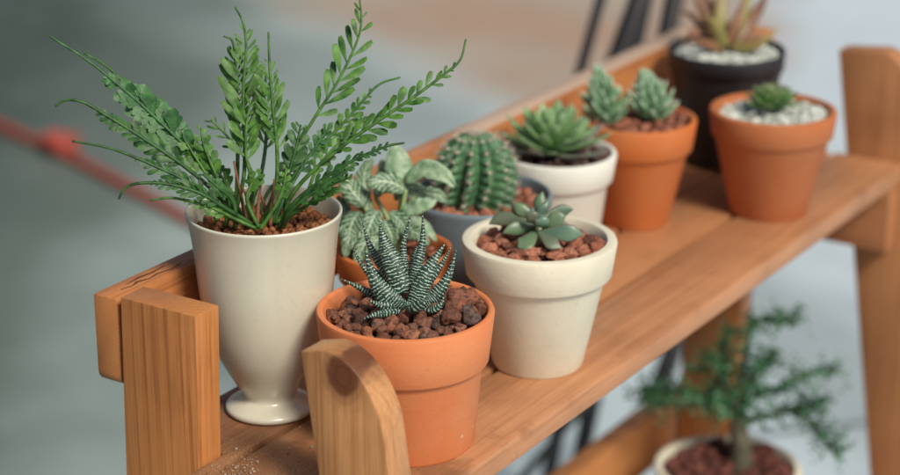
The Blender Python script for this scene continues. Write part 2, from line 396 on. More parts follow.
# floor colour with light painted in: shade at the left, brighter towards the right
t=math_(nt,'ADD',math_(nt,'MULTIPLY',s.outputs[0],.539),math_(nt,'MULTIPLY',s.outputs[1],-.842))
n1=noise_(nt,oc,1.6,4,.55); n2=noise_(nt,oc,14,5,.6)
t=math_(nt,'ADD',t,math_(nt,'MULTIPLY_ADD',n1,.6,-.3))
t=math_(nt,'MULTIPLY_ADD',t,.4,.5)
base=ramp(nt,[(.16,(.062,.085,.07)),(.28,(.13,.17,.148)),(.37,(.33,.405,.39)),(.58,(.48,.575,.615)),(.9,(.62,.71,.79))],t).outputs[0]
X_,Y_=s.outputs[0],s.outputs[1]
wob=math_(nt,'MULTIPLY_ADD',noise_(nt,coords(nt,(1,1,1),'Object',(2,7,0)),2.2,3),.3,-.15)
def lin(a,b_,c_): return math_(nt,'ADD',math_(nt,'ADD',math_(nt,'MULTIPLY',X_,a),math_(nt,'MULTIPLY',Y_,b_)),math_(nt,'ADD',wob,c_))
e1=lin(.882,-.471,-2.305*.882+1.206*.471); e2=lin(-.316,.949,2.388*.316-.963*.949)
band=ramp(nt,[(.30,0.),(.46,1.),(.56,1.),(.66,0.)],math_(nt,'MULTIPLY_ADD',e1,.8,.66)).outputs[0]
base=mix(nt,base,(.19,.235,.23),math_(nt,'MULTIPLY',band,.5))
bm1=ramp(nt,[(.40,0.),(.60,1.)],math_(nt,'MULTIPLY_ADD',e1,.9,.45)).outputs[0]; bm2=ramp(nt,[(.42,0.),(.58,1.)],math_(nt,'MULTIPLY_ADD',e2,.9,.5)).outputs[0]
bg_=mix(nt,(.43,.295,.215),(.43,.39,.325),ramp(nt,[(.38,0.),(.62,1.)],noise_(nt,coords(nt,(1,1,1),'Object',(9,1,0)),1.9,3)).outputs[0])
base=mix(nt,base,bg_,math_(nt,'MULTIPLY',bm1,bm2))
base=mix(nt,base,(.2,.22,.21),math_(nt,'MULTIPLY',ramp(nt,[(.5,0.),(.8,1.)],n2).outputs[0],.3))
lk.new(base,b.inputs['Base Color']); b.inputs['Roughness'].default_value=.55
bump(nt,n2,b,.1,.002)
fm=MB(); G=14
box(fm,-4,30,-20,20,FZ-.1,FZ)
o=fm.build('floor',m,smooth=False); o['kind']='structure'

# floor joint, a faint line at the right
mb=MB(); p0=V((1.20,.50,0)); p1=V((1.62,.10,0)); d=(p1-p0).normalized(); q=V((-d.y,d.x,0))*.006
mb.add([(p.x,p.y,FZ+.004) for p in (p0-q,p1-q,p1+q,p0+q)],[(0,1,2,3)])
o=mb.build('floor_joint',clay('joint',(.2,.24,.27),(.22,.26,.28),.8,6),smooth=False); o['kind']='structure'

# ------------------------------------------------------------------ wooden plant stand
stand=empty('plant_stand',(0,0,FZ),'orange-brown slatted wooden plant stand with round-topped front legs, carrying the potted plants','plant stand')
XN,XF=-.08,.645; TH=.02
def leg_front(x0,W=.047,yo=0.,fl=.34):
    sl=.145
    def Y(z,f): return yo+sl*z - f*W      # f 0 back edge, 1 front edge
    pts=[(Y(FZ,1),FZ),(Y(FZ,0),FZ)]
    z=.0; 
    pts.append((Y(.084,0),.084))
    # rounded top: quarter ellipse from 25% in, to front edge at z=.05
    for i in range(0,13):
        a=PI/2*i/12; f=fl+(1-fl)*math.sin(a); zz=.048+.040*math.cos(a)
        pts.append((Y(zz,f),zz))
    mb=MB(); prism(mb,pts,x0,x0+TH); return mb
def leg_rear(x0):
    def Y(z,f): return .1362-.03*z-.0530*(1-f)
    pts=[(Y(FZ,0),FZ),(Y(FZ,1),FZ),(Y(.0885,1),.0885),(Y(.0885,0),.0885)]
    mb=MB(); prism(mb,pts,x0,x0+TH); return mb
o=bevel_build(leg_front(XN),'leg',M['leg'],stand,.0016); o['label']='pale front leg with rounded top and a dark knot, nearest the camera'
o=bevel_build(leg_rear(XN-.0004),'leg',M['post'],stand,.001); o['label']='square-topped orange post at the near end'
o=bevel_build(leg_front(XF,.060,.0045,.62),'leg',M['legfar'],stand,.0016)
o=bevel_build(leg_rear(XF),'leg',M['post'],stand,.001)
x0,x1=XN+TH+.0005,XF-.0005
for i,(ya,yb,mt) in enumerate(((-.0455,.0130,'plank'),(.0168,.0690,'plank2'),(.0728,.1330,'plank'))):
    mb=MB(); xe=-.135      # the near ends run out between the legs, notched round them
    poly={0:[(x0,ya),(x1,ya),(x1,yb),(xe,yb),(xe,.0035),(x0,.0035)],1:[(xe,ya),(x1,ya),(x1,yb),(xe,yb)],2:[(xe,ya),(x1,ya),(x1,yb),(x0,yb),(x0,.0815),(xe,.0815)]}[i]
    n=len(poly); mb.add([(x,y,-.015) for x,y in poly]+[(x,y,0) for x,y in poly],[tuple(range(n)),tuple(range(2*n-1,n-1,-1))]+[(k,k+n,(k+1)%n+n,(k+1)%n) for k in range(n)])
    o=bevel_build(mb,'shelf_plank',M[mt],stand,.0018 if i==0 else .0022)
# upper and lower rails
def rail(z0,z1,y0,xa,xb,mat):
    poly=[]; r=.006
    mb=MB()
    xs=(xa,xb)
    # outline in x,z with rounded lower corners; extruded along y
    pts=[]
    for cx,cz,a0 in((xa+r,z0+r,PI),(xb-r,z0+r,1.5*PI)):
        for i in range(5):
            a=a0+PI/2*i/4; pts.append((cx+r*math.cos(a),cz+r*math.sin(a)))
    pts+=[(xb,z1),(xa,z1)]
    n=len(pts)
    mb.add([(x,y0,z) for x,z in pts]+[(x,y0+.017,z) for x,z in pts],[tuple(range(n)),tuple(range(2*n-1,n-1,-1))]+[(i,i+n,(i+1)%n+n,(i+1)%n) for i in range(n)])
    return bevel_build(mb,'back_rail',M[mat],stand,.0012)
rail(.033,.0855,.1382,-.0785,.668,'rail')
rail(-.302,-.249,.1472,-.0785,.668,'rail2')
# cross braces and lower tier
for z1 in(-.0155,-.3485):
    for xa in(XN+TH+.0004,XF-.0184):
        ya,yb=(-.042,.132) if z1>-.1 else (-.085,.130)
        mb=MB(); box(mb,xa,xa+.018,ya,yb,z1-.055,z1); bevel_build(mb,'brace',M['brace'],stand,.001)
for i,(ya,yb) in enumerate(((-.092,-.022),(-.018,.052),(.056,.128))):
    mb=MB(); box(mb,x0,x1,ya,yb,-.348,-.333); bevel_build(mb,'shelf_plank',M['plank2' if i%2 else 'plank'],stand,.002)
# crack in the near end of the upper rail top (dark split)
mb=MB()
for pts in ([(-.066,.1400),(-.058,.1385),(-.052,.1402),(-.044,.1378),(-.036,.1392),(-.026,.1372),(-.016,.1385)],[(-.058,.1430),(-.046,.1440),(-.036,.1428),(-.024,.1442)]):
    path=[V((x,y+.0057,.0856)) for x,y in pts]
    sweep(mb,path,V((0,1,0)),lambda f:.0009*math.sin(PI*min(.98,f+.02))*(.7+.5*math.sin(f*23))+.0002,lambda f:.00025,6)
mb.build('crack',clay('dark_crack',(.09,.035,.014),(.12,.05,.02),.9),stand)

# ------------------------------------------------------------------ pots
def pot_std(th,c,H,R,r,band,mat,bandtaper=.0028,step=.0042,wall=.0045,name='pot',n=96):
    """tapered flower pot with collar; returns inner radius at soil"""
    rb=R-bandtaper                     # collar bottom radius
    zb=H-band; body=rb-step
    body=min(body,R-.004)
    prof=[(0,.0006),(r-.003,.0006),(r-.0012,.0002),(r,.0022),(body,zb-.0008),(body+.0004,zb-.0002),(rb-.0006,zb),(rb,zb+.0008),
          (R,H-.0022),(R-.0006,H-.0007),(R-.0022,H),(R-wall+.001,H-.0002),(R-wall,H-.0015),(R-wall-.0008,H-.006),(R-wall-.003,H-.02),(0,H-.0205)]
    mb=MB(); lathe(mb,prof,c,n)
    o=mb.build(name,mat,th); 
    try: o.data.set_sharp_from_angle(angle=.75)
    except Exception: pass
    return o
def gravel(th,c,z,R,num,rmin,rmax,mat,sub=2,mound=.0,name='gravel',rough=.35,squash=.8,skip=None,soil=True,edge=0):
    mb=MB(); placed=[]
    tries=0
    while len(placed)<num and tries<num*60:
        tries+=1
        r=random.uniform(rmin,rmax)
        a=random.random()*2*PI; d=math.sqrt(random.random())*(R-r*.75)
        x,y=d*math.cos(a),d*math.sin(a)
        lay=0 if len(placed)<num*.6 else 1
        if all((x-px)**2+(y-py)**2>((r+pr)*.78)**2 or pl!=lay for px,py,pr,pl in placed):
            placed.append((x,y,r,lay))
            zz=c[2]+z+mound*(1-(d/R)**2)+lay*r*.55+random.uniform(-.2,.2)*r+ (edge if lay==0 else 0)
            rock(mb,V((c[0]+x,c[1]+y,zz)),r,sub,rough,squash)
    o=mb.build(name,mat,th,smooth=True,kind='stuff')
    if soil:
        s_=MB(); lathe(s_,[(R+.0008,z-.003),(R*.9,z-.0015),(R*.5,z+mound*.6-.001),(0.0001,z+mound*.8-.001)],c,40)
        s_.build('soil',M['white'] if mat is M['white'] else M['soil'],th)
    return o

# leaf helper for rosettes
def rleaf(mb, base, az, el, L, W, T, bend=.5, shape='sp', n=10, seg=12, flat=.45, uvl=None):
    """thick leaf: azimuth, start elevation, bends upward by `bend` rad along its length"""
    pts=[];p=V(base); e=el
    hd=V((math.cos(az),math.sin(az),0)); k=seg
    for i in range(k+1):
        pts.append(p.copy())
        e=el+bend*(i/k); p=p+(hd*math.cos(e)+V((0,0,1))*math.sin(e))*(L/k)
    side=V((-math.sin(az),math.cos(az),0))
    if shape=='sp':   wf=lambda f: W*(.38+.62*math.sin(PI*min(1,f**.75*.62+.0)))*(1-max(0,(f-.72)/.28)**2.2*.97)
    elif shape=='tri':wf=lambda f: W*(1-f**1.4)*(.85+.3*f)+W*.02
    elif shape=='ov': wf=lambda f: W*math.sqrt(max(0.0004,1-(2*f-1)**2*1.0))**.9*(.55+.55*f if f<.8 else .99)
    else: wf=lambda f: W*(1-f)**.8
    tf=lambda f: T*(.7+.3*math.sin(PI*f))*(1-max(0,(f-.7)/.3)**2*.93)
    sweep(mb,pts,side,wf,tf,n,flat)
def leaf_px(mb, frame, tip_base, W, T, n=12, shape='sp', flat=.5, side=None, k=5, uvmm=False):
    pts=[frame(*p) for p in tip_base]
    path=spline(pts,k)
    sd=side if side is not None else RT
    if abs((path[-1]-path[0]).normalized().dot(sd))>.85: sd=UP
    if shape=='sp': wf=lambda f: W*(.5+.5*math.sin(PI*min(1,f*.85)))*(1-max(0,(f-.6)/.4)**2*.97)
    elif shape=='ov': wf=lambda f: W*(.16+.9*math.sin(PI*min(1,f**1.0*.93+.02))**.75)*(1-max(0,(f-.85)/.15)**2*.6)
    elif shape=='pt': wf=lambda f: W*(.34+.66*math.sin(PI*min(1,(f*.82)**1.1)))*(1-max(0,(f-.5)/.5)**1.9*.985)
    elif shape=='con': wf=lambda f: W*((1-f**1.6)*(.8+.25*math.sin(PI*f))+.02)
    tf=lambda f: T*(.75+.25*math.sin(PI*f))*(1-max(0,(f-.6)/.4)**2*.9)
    o=len(mb.v); sweep(mb,path,sd,wf,tf,n,flat)
    if uvmm:
        Lm=sum((path[i+1]-path[i]).length for i in range(len(path)-1))*1000; m_=len(path)
        rnd=random.random()*10
        for i in range(o,len(mb.v)): u,v=mb.uv[i]; mb.uv[i]=(u,v*Lm+rnd)
def frame_at(origin, ox, oy, s):
    origin=V(origin)
    return lambda x,y,d=0: origin+RT*((x-ox)/s)+UP*((oy-y)/s)+FW*d

# --- 1. tall footed vase with the fern
VC=V((.0005,.0955,0)); VH=.1227
vase=empty('potted_fern',VC,'tall off-white footed vase holding a feathery green fern','potted plant')
s_=1/1762
prof_px=[(0,0.6),(40,.6),(43.5,1.0),(45.5,3.5),(45,6.5),(42,9),(36,12),(29.5,15),(28,19),(30,24),(36.5,34),(44,47),(52,63),(58,80),(62.5,98),(66,118),(68.5,138),(70.5,160),(72.5,180),(75,196),(77.2,205),(78,208),(77.6,209.6),(76.4,210),(75,209.2),(73.6,205),(71,190),(69,178)]
z_s=VH/210
pr=smooth_prof([(max(r,.05)*s_,z*z_s) for r,z in prof_px[1:]],3)
mb=MB(); lathe(mb,[(0,.0004)]+pr+[(0,178*z_s)],VC,110); mb.build('vase',M['ceramic'],vase)
gravel(vase,VC,VH-.0125,.0400,260,.0017,.0034,M['gran'],2,.004,squash=.8)
fv=frame_at(VC+V((0,0,VH)),262,212,1778)

def frond(mb, pts, la, lb, leaf, nrm, dens=5.2, asym=1.0, thick=.0008, lobed=False, ang=.85, wid=.16, mid=.55):
    """pts px path base->tip with depth(mm); leaflets between fractions la..lb; leaf length px"""
    pts=list(pts); x0_,y0_,d0_=pts[0]; k_=1.0 if abs(x0_-262)<2 else 2.0
    pts[0]=(262+(x0_-262)*k_+random.uniform(-7,7),y0_+random.uniform(-4,3),d0_*1.2+random.uniform(-4,4))
    x1_,y1_,d1_=pts[1]; pts[1]=(x1_+(x1_-262)*.12,y1_,d1_)
    path=spline([fv(x,y,d/1000) for x,y,d in pts],10)
    L=[0]
    for i in range(len(path)-1): L.append(L[-1]+(path[i+1]-path[i]).length)
    tot=L[-1]
    sweep(mb,path,nrm,lambda f:thick*(1.3-.75*f),lambda f:thick*(1.3-.75*f),6)
    def at_(f):
        d=f*tot; i=0
        while i<len(L)-2 and L[i+1]<d: i+=1
        k=(d-L[i])/max(1e-9,L[i+1]-L[i]); p=path[i].lerp(path[i+1],k); t=(path[min(i+2,len(path)-1)]-path[max(i-1,0)]).normalized(); return p,t
    step=dens/1778; num=int((lb-la)*tot/step)
    for k in range(num):
        f=la+(lb-la)*(k+.5)/num
        p,t=at_(f); n_=(nrm-t*nrm.dot(t)).normalized(); sd=n_.cross(t).normalized()
        env=math.sin(PI*min(1,max(0,((f-la)/(lb-la)))**mid*.93+.07))**.45
        for sg in(-1,1):
            if random.random()<.04: continue
            l=leaf/1778*env*random.uniform(.82,1.12)*(asym if sg>0 else 1)
            aa=ang*random.uniform(.85,1.15)
            dr=(t*math.cos(aa)+sd*sg*math.sin(aa)+n_*random.uniform(-.35,.35)).normalized()
            pp=p+t*(step*.5*(sg>0))
            q=[]; up_=t*random.uniform(.05,.25)*l
            for j in range(8):
                g=j/7; q.append(pp+dr*(l*g)+up_*(g*g)*1.0-n_*(l*.15*g*g)*random.uniform(.7,1.3))
            wmax=l*random.uniform(.9,1.15)*wid*(1 if sg<0 else (.8 if wid>.19 else 1))
            wf=lambda g:wmax*1.15*(.12+1.0*math.sin(PI*.5*min(1,g/.74))**1.7)*(1 if g<.75 else (.93 if g<.9 else .55))
            blade(mb,q,(t-dr*t.dot(dr)).normalized()*1.0+n_*random.uniform(-.25,.25),wf,.22,3)
            if lobed:      # two small side lobes near the tip
                for e in(-1,1):
                    w_=(t-dr*t.dot(dr)).normalized()
                    qq=[pp+dr*(l*.45)+(dr*.75+w_*e*.75)*(l*.42*g) for g in(0,.33,.66,1)]
                    blade(mb,qq,(w_*.75-dr*e*.6),lambda g:l*.11*(.5+math.sin(PI*min(.95,g))),.1,3)
toC=-FW
def tilt(a,b=0): return (toC+RT*a+UP*b).normalized()
FR=[ # path px (x,y,depth mm), la, lb, leaf px, normal, spacing, leaflet width, lobed, mat
 ([(250,224,0),(232,196,-6),(196,160,-12),(160,124,-16),(122,90,-20),(92,66,-24),(56,43,-26)],0.31,.74,24,tilt(-.2,.5),6.6,.21,True,'fernblue'),
 ([(248,226,4),(226,196,0),(190,158,-6),(160,125,-8),(124,86,-8),(104,68,-8),(84,57,-6)],0.39,.66,15,tilt(-.5,.2),8,.17,False,'fern'),
 ([(252,226,-8),(225,200,-16),(190,172,-24),(150,144,-30),(110,119,-34),(92,109,-36),(76,107,-36),(65,113,-36)],0.34,.80,16,tilt(-.2,.6),7.2,.17,False,'fernold'),
 ([(254,228,-10),(230,212,-20),(200,190,-28),(160,170,-34),(120,154,-38),(83,147,-40)],0.29,.66,14,tilt(0,.6),6.8,.16,False,'fernold'),
 ([(256,230,-14),(236,214,-26),(205,197,-34),(172,188,-38),(146,188,-40),(134,193,-40),(128,203,-40)],0.27,.74,13,tilt(0,.7),6.6,.16,False,'fernold'),
 ([(258,230,-14),(240,222,-24),(215,211,-30),(181,202,-34),(157,204,-35)],0.24,.66,12,tilt(0,.7),6.6,.15,False,'fern'),
 ([(248,226,4),(243,180,6),(241,130,8),(240,90,8),(243,50,8),(240,24,7),(232,8,6)],0.39,.88,31,tilt(.35,0),7.4,.085,False,'fern'),
 ([(244,226,10),(236,180,14),(233,120,16),(231,70,16),(228,42,16),(219,36,15)],0.45,.92,24,tilt(-.5,0),7.4,.085,False,'fern'),
 ([(252,226,14),(256,180,18),(262,130,18),(258,90,18),(250,62,18)],0.45,.95,24,tilt(.6,.1),8,.1,False,'fernold'),
 ([(262,226,-2),(273,190,-4),(276,150,-6),(272,110,-8),(269,70,-8),(268,36,-8)],0.39,.84,25,tilt(.7,.1),6.2,.09,False,'fern'),
 ([(276,226,2),(282,190,4),(294,152,6),(312,120,6),(334,86,6),(352,50,6),(359,25,6),(357,-4,6)],0.43,.93,30,tilt(.1,-.1),13,.105,False,'fern'),
 ([(272,227,-6),(285,205,-10),(305,182,-14),(340,152,-18),(374,128,-20),(410,104,-22),(440,82,-22),(458,66,-20),(464,45,-18)],0.35,.88,22,tilt(-.1,.4),10.5,.14,False,'fern'),
 ([(268,226,8),(282,190,12),(305,158,14),(335,130,14),(360,102,14),(377,85,14),(398,78,14)],0.39,.82,16,tilt(.1,.2),8.5,.17,False,'fern'),
 ([(270,228,-12),(290,208,-20),(320,186,-26),(352,166,-30),(385,152,-32),(404,148,-32)],0.34,.92,12,tilt(0,.6),7,.18,False,'fernold'),
 ([(266,227,0),(280,200,6),(300,168,10),(318,140,12),(330,124,12)],0.49,.97,14,tilt(.3,.1),8,.22,False,'fernblue'),
 ([(270,228,-14),(288,215,-24),(310,200,-30),(335,184,-34),(356,170,-34)],0.34,.96,10,tilt(.2,.6),6,.18,True,'fernold'),
 ([(246,228,-6),(232,205,-12),(218,180,-16),(206,150,-18),(203,132,-18)],0.49,.98,15,tilt(-.1,.3),9,.24,False,'fern'),
 ([(254,226,16),(262,196,20),(285,165,24),(296,140,26)],0.49,.98,14,tilt(.2,.3),7,.18,False,'fernold'),
 ([(250,228,10),(228,190,18),(206,168,22),(190,160,24)],0.44,.98,13,tilt(-.2,.4),8,.22,False,'fern'),
 ([(258,230,-12),(250,205,-18),(252,190,-20),(262,178,-21)],0.59,.98,13,tilt(-.1,.5),6,.3,True,'fern'),
 ([(262,230,-14),(276,208,-22),(285,190,-24),(288,172,-25)],0.49,.98,11,tilt(.2,.5),7,.2,True,'fern'),
 ([(250,228,-10),(238,206,-18),(222,192,-24),(206,178,-26)],0.39,.98,10,tilt(-.1,.5),6,.2,True,'fernold'),
 ([(268,228,-8),(298,204,-12),(318,170,-14),(345,140,-12),(366,120,-10)],0.44,.97,12,tilt(.3,.4),8,.2,False,'fern'),
 ([(248,230,0),(252,196,0),(246,166,2),(226,140,4),(208,122,4)],0.62,.98,16,tilt(.2,.1),11,.08,False,'fern'),
 ([(256,228,-4),(254,196,-6),(246,160,-8),(246,130,-8),(250,104,-8)],0.49,.97,24,tilt(.1,.2),7,.13,False,'fern'),
 ([(266,228,-4),(280,196,-6),(290,170,-8),(296,148,-8),(300,128,-8)],0.49,.97,20,tilt(.4,.2),7,.14,False,'fernold'),
 ([(240,228,-8),(222,200,-12),(206,176,-14),(190,150,-14),(182,136,-12)],0.44,.97,17,tilt(-.1,.4),7.5,.2,True,'fern'),
 ([(272,229,-10),(300,210,-16),(330,190,-20),(352,180,-20)],0.39,.97,14,tilt(.1,.5),6.5,.18,False,'fern'),
]
for pts,la,lb,lf,nr,dn,wd,lob,mt in FR:
    mb=MB(); frond(mb,pts,la,lb,lf,nr,dn,1,.00105,lob,.72,wd)
    mb.build('frond',M[mt],vase)
mb=MB()
for x0_,x1_,y1_,d_ in((246,233,164,-6),(258,262,186,-16),(270,274,182,-10),(252,243,190,-14),(264,256,196,4)):
    sweep(mb,spline([fv(x0_,228,d_/1000),fv((x0_*2+x1_)/3,206,d_/1000),fv(x1_,y1_,d_/1000)],6),RT,lambda f:.0011*(1.2-f*.7),lambda f:.0011*(1.2-f*.7),7)
mb.build('dead_stalk',clay('dry_brown_stalk',(.22,.09,.04),(.14,.06,.03),.8,200),vase)
# --- 2. near terracotta pot, zebra haworthia
def thing(name,c,label,cat='potted plant'): return empty(name,c,label,cat)
TC=V((.0093,.0059,0)); th=thing('potted_haworthia',TC,'orange terracotta pot with a spiky white-striped dark succulent on lava rock')
pot_std(th,TC,.0800,.0494,.0385,.0300,M['terra'],.0030,.0035,.0042)
# big lava rocks
mb=MB(); pl=[]
random.seed(21)
for k in range(4000):
    r=random.uniform(.0029,.0055); a=random.random()*2*PI; d=math.sqrt(random.random())*(.0452-r*.9)
    x,y=d*math.cos(a),d*math.sin(a)
    if all((x-a_)**2+(y-b_)**2>((r+c_)*.90)**2 for a_,b_,c_ in pl):
        pl.append((x,y,r))
        side=x*RT.x+y*RT.y
        z=.0730+.004*(1-(d/.044)**2)+max(0,side-.012)*.22+random.uniform(-.001,.0015)
        rock(mb,TC+V((x,y,z)),r,3,.30,.9,1.5)
for k in range(60):
    a=random.random()*2*PI; d=math.sqrt(random.random())*.042
    r=random.uniform(.0015,.003); x,y=d*math.cos(a),d*math.sin(a); side=x*RT.x+y*RT.y
    rock(mb,TC+V((x,y,.0738+max(0,side-.012)*.22+random.uniform(0,.0035))),r,2,.4,.85)
for k in range(9):      # heap on the right
    rock(mb,TC+RT*random.uniform(.022,.036)+V((-RT.y,RT.x,0))*random.uniform(-.022,.018)+V((0,0,random.uniform(.0805,.083))),random.uniform(.0048,.0066),3,.42,.9)
mb.build('gravel',M['lava'],th,kind='stuff')
s_=MB(); lathe(s_,[(.0448,.0692),(.03,.0712),(0.0001,.0722)],TC,40); s_.build('soil',M['soil'],th)
random.seed(5)
fh=frame_at(TC+V((0,0,.0757)),406,311,1810)
HW=[([(398,299,0),(376,292,-4),(358,283,-6),(341,275,-7)],4.4,3.4),
 ([(398,294,4),(378,280,6),(362,262,7),(352,243,6)],4.2,3.4),
 ([(400,286,8),(384,266,12),(370,244,13),(361,216,12)],5.6,3.8),
 ([(404,290,-1),(394,262,-1),(385,240,0),(380,218,1)],10.5,5),
 ([(406,304,-7),(392,297,-12),(376,276,-14),(366,246,-11)],11.5,5.5),
 ([(406,286,8),(404,262,9),(404,238,10),(412,209,10)],4.6,4),
 ([(412,286,3),(418,262,3),(423,238,4),(423,207,5)],5.6,5),
 ([(416,302,-6),(422,282,-8),(433,260,-7),(446,240,-5)],9.2,5),
 ([(424,300,0),(436,292,0),(449,272,1),(457,246,2)],7,4.6),
 ([(418,292,10),(432,276,14),(444,258,15),(452,243,15)],4,3.4),
 ([(412,307,-12),(418,303,-17),(424,296,-19),(427,288,-19)],6.5,4),
 ([(424,306,-7),(434,306,-12),(442,300,-13),(445,290,-12)],4.6,3.4),
 ([(400,306,-10),(386,309,-16),(374,311,-20),(362,316,-21)],4,3),
 ([(398,296,8),(386,282,16),(374,268,18),(366,262,18)],4.2,3.4),
 ([(402,300,-8),(390,302,-14),(378,300,-16),(368,294,-16)],5,3.6),
 ([(410,288,12),(412,268,18),(414,252,20),(420,240,20)],4,3.4)]
for pts,w,t in HW:
    mb=MB(); leaf_px(mb,fh,[(x,y,d/1000) for x,y,d in pts],w*1.16/1820,t*1.2/1820,18,'con',.75,k=8,uvmm=True)
    mb.build('leaf',M['zebra'],th)
# --- 3. cream concrete pot with flat-leaved succulent
WC=V((.1435,-.0012,0)); th=thing('potted_succulent',WC,'cream stone pot with collar and a small loose grey-green succulent on red gravel')
pot_std(th,WC,.0815,.0469,.0279,.0225,M['concrete'],.0028,.0040,.0068)
random.seed(3)
gravel(th,WC,.0735,.0392,95,.0030,.0055,M['redgran'],3,.002,rough=.4)
fw=frame_at(WC+V((0,0,.084)),539,232,1665)
SL=[([(532,226,0),(515,218,4),(500,218,6),(488,223,6)],6,2.6,'sucd'),
 ([(534,230,-6),(528,238,-12),(522,243,-15),(516,246,-16)],7.5,3.4,'suc'),
 ([(540,232,-8),(556,232,-12),(570,232,-13),(582,233,-12)],7,3,'sucb'),
 ([(540,222,4),(552,215,6),(564,209,7),(574,208,7)],5.5,2.6,'suc'),
 ([(536,218,2),(527,212,2),(519,207,2),(512,201,2)],5.6,2.6,'suc'),
 ([(539,216,6),(540,207,9),(541,198,10),(543,190,10)],5.6,2.8,'suc'),
 ([(538,222,-3),(534,219,-8),(530,215,-10),(524,211,-11)],6,3,'sucd'),
 ([(540,222,-3),(549,221,-6),(558,217,-7),(565,215,-7)],6.5,3,'suc'),
 ([(538,224,-6),(539,223,-12),(541,219,-14),(540,213,-14)],6.2,3,'sucb'),
 ([(536,226,2),(524,226,0),(512,228,-2),(502,232,-4)],6,2.5,'suc'),
 ([(538,230,-8),(546,238,-13),(552,243,-15),(560,247,-16)],6,3,'sucd'),
 ([(541,224,4),(552,224,10),(562,224,12),(572,226,13)],5,2.5,'sucd'),
 ([(537,218,4),(540,212,4),(544,206,3),(549,199,3)],4.5,2.6,'sucb')]
mb=MB(); sweep(mb,[WC+V((0,0,.070)),WC+V((0,0,.078)),fw(539,222)],RT,lambda f:.003,lambda f:.003,10); mb.build('stem',M['stem'],th)
for pts,w,t,mt in SL:
    mb=MB(); leaf_px(mb,fw,[(x,y,d/1000) for x,y,d in pts],w*1.32/1665,t*1.1/1665,14,'pt',.45,k=8); mb.build('leaf',M[mt],th)

# --- 4. fittonia in an orange pot behind
FC=V((.1217,.0895,0)); th=thing('potted_nerve_plant',FC,'low orange pot of pale netted leaves, half hidden beside the tall vase')
pot_std(th,FC,.064,.0365,.027,.02,M['terra_deep'],.002,.003,.004)
random.seed(8); gravel(th,FC,.057,.031,60,.0025,.0042,M['redgran'],2,.002)
ff=frame_at(FC+V((0,0,.060)),392,248,1680)
FL=[ # base, mid, tip, width, depth, material
 ([(399,172,0),(396,156,2),(392,135,4)],14,'fitpale'),
 ([(404,176,-4),(422,162,-8),(440,166,-12),(455,179,-14)],10,'fitpale'),
 ([(404,183,-6),(392,176,-10),(378,174,-12),(364,179,-13)],11,'fit'),
 ([(400,206,-6),(412,202,-10),(424,198,-12),(436,193,-12)],8.5,'fitpale'),
 ([(362,200,-4),(352,188,-6),(344,176,-6),(340,164,-6)],11,'fit'),
 ([(357,206,-10),(350,216,-14),(347,228,-16),(350,240,-16)],12,'fit'),
 ([(376,204,-10),(370,214,-14),(366,224,-16),(358,233,-17)],11,'fit'),
 ([(368,208,-2),(362,196,-2),(358,186,-2),(352,176,0)],8,'fit'),
 ([(382,214,-12),(386,222,-16),(390,230,-18),(392,240,-18)],10,'fit'),
 ([(372,190,6),(378,172,10),(380,162,12),(378,150,12)],8,'fit'),
 ([(400,222,8),(412,216,12),(424,222,14),(436,236,14)],7,'fitpale'),
 ([(410,190,6),(424,186,10),(438,188,12),(446,196,12)],7,'fit'),
 ([(346,214,4),(340,204,6),(336,196,8),(333,188,8)],7,'fit'),
 ([(384,228,-14),(376,234,-18),(370,242,-20),(368,250,-20)],7,'fit'),
 ([(388,206,-12),(398,214,-16),(404,222,-18),(408,232,-18)],8,'fit'),
 ([(364,216,-8),(354,224,-14),(346,236,-18),(342,252,-18)],8.5,'fit'),
 ([(392,192,4),(402,182,8),(414,180,10),(424,186,10)],7.5,'fit'),
 ([(370,224,-12),(364,236,-18),(358,248,-20),(354,260,-20)],8,'fit'),
 ([(398,228,-8),(410,226,-12),(420,230,-14),(428,240,-14)],7.5,'fit'),
 ([(366,188,6),(360,174,8),(362,160,8),(370,150,8)],7.5,'fit'),
]
for pts,w,mt in FL:
    W=w*.98/1680; path=spline([ff(x,y,d/1000) for x,y,d in pts],5)
    sd=RT if abs((path[-1]-path[0]).normalized().dot(RT))<.75 else UP
    mb=MB(); o0=len(mb.v)
    blade(mb,path,sd+FW*random.uniform(-.3,.3),lambda f:W*(.06+1.0*math.sin(PI*min(1,f**.85*.97+.015))**.7),.18,7)
    fq=random.uniform(0,50)
    for i_ in range(len(mb.v)):
        q=V(mb.v[i_]); e_=abs(mb.uv[i_][0]*2-1); nz_=noise.noise(q*260+V((fq,0,0)))
        mb.v[i_]=tuple(q+toC*(nz_*.0022*(.35+e_))+UP*(noise.noise(q*300+V((0,fq,0)))*.0014*e_))
    ob=mb.build('leaf',M[mt],th)
    md=ob.modifiers.new('s','SOLIDIFY'); md.thickness=.0006
mb=MB()
for a,b_,c_ in (((392,246,0),(398,215,0),(399,172,0)),((390,246,-4),(400,205,-4),(404,182,-5)),((385,246,-4),(372,225,-4),(362,200,-4)),((385,248,-6),(380,228,-8),(376,204,-10)),((378,250,-2),(362,240,-4),(357,206,-8)),((394,248,2),(402,225,-2),(402,206,-6)),((392,246,4),(386,215,6),(372,190,6)),((396,246,4),(404,220,6),(412,190,6)),((374,250,2),(356,240,3),(346,214,4)),((350,262,-4),(346,250,-6),(343,236,-8))):
    sweep(mb,spline([ff(*[p[0],p[1],p[2]/1000]) for p in (a,b_,c_)],6),RT,lambda f:.0021*(1-.35*f),lambda f:.0021*(1-.35*f),8)
mb.build('stem',M['stem'],th)

